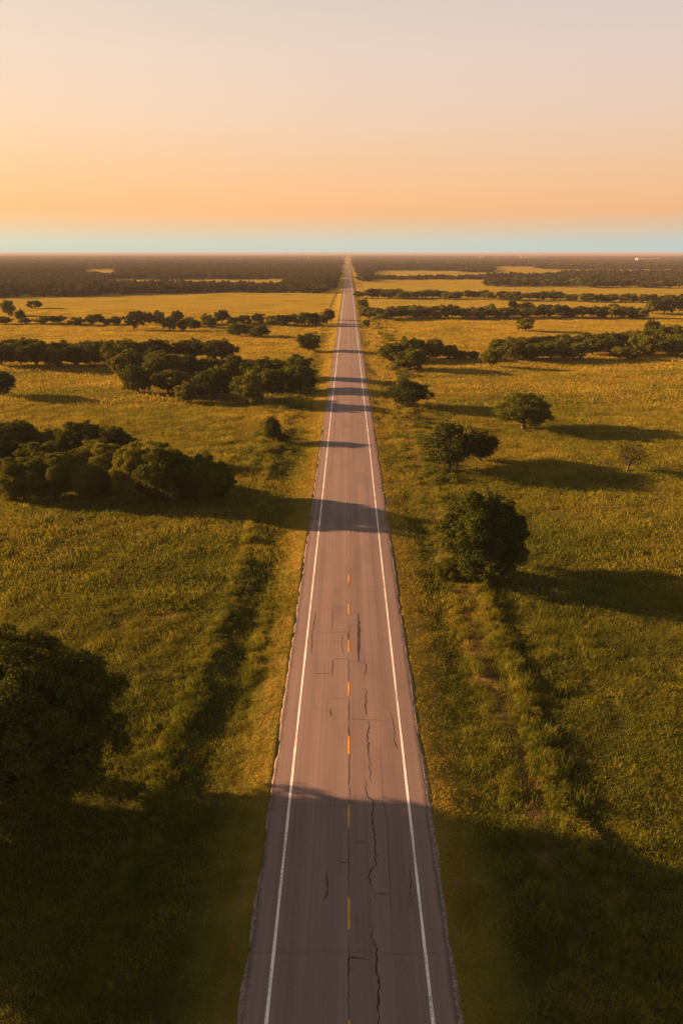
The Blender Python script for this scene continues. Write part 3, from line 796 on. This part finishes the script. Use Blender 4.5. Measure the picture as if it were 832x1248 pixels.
def shed(px, py, w, d, h, rise, label, cat, name, doors, group=None):
    x, y, _ = at(px, py)
    root = link(name, None, None, (x, y, h1(x, y))); tag(root, label, cat, group)
    V, F = [], []; box(V, F, -w / 2, w / 2, 0, d, -1, h); link('wall', mesh_from('wall', V, F, [M['pale']]), root)
    e = .6; V = [(-w / 2 - e, -e, h + .01), (w / 2 + e, -e, h + .01), (w / 2 + e, d / 2, h + rise), (-w / 2 - e, d / 2, h + rise), (-w / 2 - e, d + e, h + .01), (w / 2 + e, d + e, h + .01)]
    link('roof', mesh_from('roof', V, [(0, 1, 2, 3), (3, 2, 5, 4), (0, 3, 4), (1, 5, 2), (0, 4, 5, 1)], [M['roof' if rise > 2.5 else 'pale']]), root)
    for i in range(doors):
        xx = -w / 2 + w * (i + .5) / doors
        V, F = [], []; box(V, F, xx - 2, xx + 2, -.12, -.01, 0, min(4.5, h * .6)); link('door', mesh_from('door', V, F, [M['dark']]), root)
    return root
shed(788, 319.2, 86, 30, 13, 2, 'long pale warehouse rising from the woods near the right horizon', 'warehouse', 'warehouse', 7)
shed(587, 316.6, 22, 16, 15, 4, 'small pale barn far off, leftmost of the distant buildings', 'barn', 'barn', 1)
shed(652, 315.6, 130, 30, 10.5, 1.5, 'very long low pale shed beside the distant water tower', 'shed', 'long_shed', 6)

def water_tower(px, py):
    x, y, _ = at(px, py)
    root = link('water_tower', None, None, (x, y, h1(x, y))); tag(root, 'distant pale water tower just below the right horizon', 'water tower')
    prof = [(0, 14.5), (3.4, 15.2), (5.6, 17.2), (6.0, 19.5), (5.6, 21.8), (3.6, 23.8), (0, 24.8)]
    V, F = [], []; n = 20
    for r, z in prof:
        for k in range(n): V.append((r * math.cos(6.2832 * k / n), r * math.sin(6.2832 * k / n), z))
    for i in range(len(prof) - 1):
        for k in range(n): F.append((i * n + k, i * n + (k + 1) % n, (i + 1) * n + (k + 1) % n, (i + 1) * n + k))
    link('tank', mesh_from('tank', V, F, [M['pale']], smooth=True), root)
    for k in range(6):
        a = k * math.pi / 3; V, F = [], []
        tube(V, F, [(6.2 * math.cos(a), 6.2 * math.sin(a), -1), (4.8 * math.cos(a), 4.8 * math.sin(a), 16.6)], [.4, .35], 6)
        link('leg', mesh_from('leg', V, F, [M['steel']]), root)
    V, F = [], []; tube(V, F, [(0, 0, -1), (0, 0, 15)], [.9, .9], 8); link('riser_pipe', mesh_from('riser_pipe', V, F, [M['pale']]), root)
water_tower(634, 316.4)

def mast(px, py, hgt):
    x, y, _ = at(px, py)
    root = link('radio_mast', None, None, (x, y, h1(x, y))); tag(root, 'thin lattice radio mast left of the road end on the horizon', 'mast')
    ks = [k * 2 * math.pi / 3 for k in range(3)]
    wdt = lambda z: 2.6 * (1 - .75 * z / hgt)
    for a in ks:
        V, F = [], []; tube(V, F, [(wdt(0) * math.cos(a), wdt(0) * math.sin(a), -1), (wdt(hgt) * math.cos(a), wdt(hgt) * math.sin(a), hgt)], [.22, .14], 5)
        link('leg', mesh_from('leg', V, F, [M['steel']]), root)
    V, F = [], []; z = 0; st = 3.2; i = 0
    while z + st < hgt:
        for q in range(3):
            a, b = ks[q], ks[(q + 1) % 3]
            tube(V, F, [(wdt(z) * math.cos(a), wdt(z) * math.sin(a), z), (wdt(z + st) * math.cos(b), wdt(z + st) * math.sin(b), z + st)], [.09, .09], 4)
        z += st
    link('bracing', mesh_from('bracing', V, F, [M['steel']]), root)
    V, F = [], []; tube(V, F, [(0, 0, hgt - 1), (0, 0, hgt + 5)], [.12, .06], 5); link('antenna', mesh_from('antenna', V, F, [M['steel']]), root)
mast(376, 318.5, 27)

# ------------------------------------------------------------------ air
V, F = [], []; box(V, F, -82000, 82000, -700, 82000, -9, 34.5)
km = NT('haze_air'); pv = km.n('ShaderNodeVolumePrincipled')
pv.inputs['Color'].default_value = (.33, .32, .33, 1); pv.inputs['Density'].default_value = 1.5e-4; pv.inputs['Anisotropy'].default_value = 0.0
km.l(pv.outputs[0], km.out.inputs['Volume'])
tag(link('haze', mesh_from('haze', V, F, [km.m])), 'thin warm evening haze over the plain', None, None, 'stuff')

# ------------------------------------------------------------------ sun, sky, camera
to_sun = Vector((-math.cos(R(SUN_SKEW)) * math.cos(R(SUN_EL)), math.sin(R(SUN_SKEW)) * math.cos(R(SUN_EL)), math.sin(R(SUN_EL))))
sl = bpy.data.lights.new('sun', 'SUN'); sl.energy = 5.0; sl.angle = R(.75); sl.color = (1, .53, .26)
so = bpy.data.objects.new('sun', sl); COL.objects.link(so)
so.rotation_euler = to_sun.to_track_quat('Z', 'Y').to_euler()

w = bpy.data.worlds.new('World'); scene.world = w; w.use_nodes = True
t = w.node_tree; t.nodes.clear()
out = t.nodes.new('ShaderNodeOutputWorld'); bg = t.nodes.new('ShaderNodeBackground')
sky = t.nodes.new('ShaderNodeTexSky'); sky.sky_type = 'NISHITA'; sky.sun_disc = False
sky.sun_elevation = R(SUN_EL); sky.sun_rotation = math.atan2(to_sun.x, to_sun.y); sky.altitude = 200; sky.dust_density = 3
tc = t.nodes.new('ShaderNodeTexCoord'); sp = t.nodes.new('ShaderNodeSeparateXYZ'); t.links.new(tc.outputs['Generated'], sp.inputs[0])
rp = t.nodes.new('ShaderNodeValToRGB'); t.links.new(sp.outputs['Z'], rp.inputs[0])
def lin(c): return tuple((v / 255 / 12.92 if v / 255 <= .04045 else ((v / 255 + .055) / 1.055) ** 2.4) for v in c)
stops = [(0, (206, 218, 212)), (.012, (206, 217, 207)), (.021, (217, 211, 191)), (.035, (234, 200, 164)), (.052, (250, 190, 136)), (.078, (251, 195, 144)),
         (.11, (246, 200, 156)), (.16, (242, 209, 181)), (.22, (236, 212, 195)), (.30, (220, 207, 196)), (.45, (186, 178, 174)), (.75, (134, 132, 136)), (1, (124, 124, 130))]
e = rp.color_ramp.elements
while len(e) < len(stops): e.new(.5)
for el, (p_, c_) in zip(e, stops): el.position = p_; el.color = (*lin(c_), 1)
sc_ = t.nodes.new('ShaderNodeVectorMath'); sc_.operation = 'SCALE'; 
side = t.nodes.new('ShaderNodeMapRange'); t.links.new(sp.outputs['X'], side.inputs[0])       # warmer towards the sun, duller away from it
side.inputs[1].default_value = -.5; side.inputs[2].default_value = .5; side.inputs[3].default_value = 0; side.inputs[4].default_value = 1
tint = t.nodes.new('ShaderNodeMix'); tint.data_type = 'RGBA'; t.links.new(side.outputs[0], tint.inputs[0])
tint.inputs[6].default_value = (1.08, 1.02, .88, 1); tint.inputs[7].default_value = (.91, .90, .94, 1)
tm = t.nodes.new('ShaderNodeMix'); tm.data_type = 'RGBA'; tm.blend_type = 'MULTIPLY'; tm.inputs[0].default_value = 1
t.links.new(rp.outputs['Color'], tm.inputs[6]); t.links.new(tint.outputs[2], tm.inputs[7]); t.links.new(tm.outputs[2], sc_.inputs[0])
sc_.inputs['Scale'].default_value = 10.0 / 2 ** EXPO
mx = t.nodes.new('ShaderNodeMix'); mx.data_type = 'RGBA'; mx.inputs[0].default_value = .95
t.links.new(sky.outputs[0], mx.inputs[6]); t.links.new(sc_.outputs[0], mx.inputs[7])
t.links.new(mx.outputs[2], bg.inputs['Color']); bg.inputs['Strength'].default_value = .1
t.links.new(bg.outputs[0], out.inputs['Surface'])

cam = bpy.data.cameras.new('camera'); co_cam = bpy.data.objects.new('camera', cam); COL.objects.link(co_cam)
cam.sensor_fit = 'VERTICAL'; cam.sensor_height = 36; cam.lens = 36 * FPX / HPX
cam.clip_start = .5; cam.clip_end = 300000
co_cam.location = (CAMX, 0, CAMH)
co_cam.rotation_euler = (math.pi / 2 - PITCH, 0, YAW)
scene.camera = co_cam

scene.view_settings.view_transform = 'Standard'; scene.view_settings.look = 'None'
scene.view_settings.exposure = EXPO; scene.view_settings.gamma = 1; scene.view_settings.use_curve_mapping = False
scene.cycles.max_bounces = 5; scene.cycles.diffuse_bounces = 3; scene.cycles.transmission_bounces = 2; scene.cycles.volume_bounces = 0
scene.cycles.use_adaptive_sampling = True; scene.cycles.adaptive_threshold = .005
scene.cycles.use_denoising = True; scene.cycles.denoiser = 'OPENIMAGEDENOISE'; scene.cycles.denoising_prefilter = 'ACCURATE'
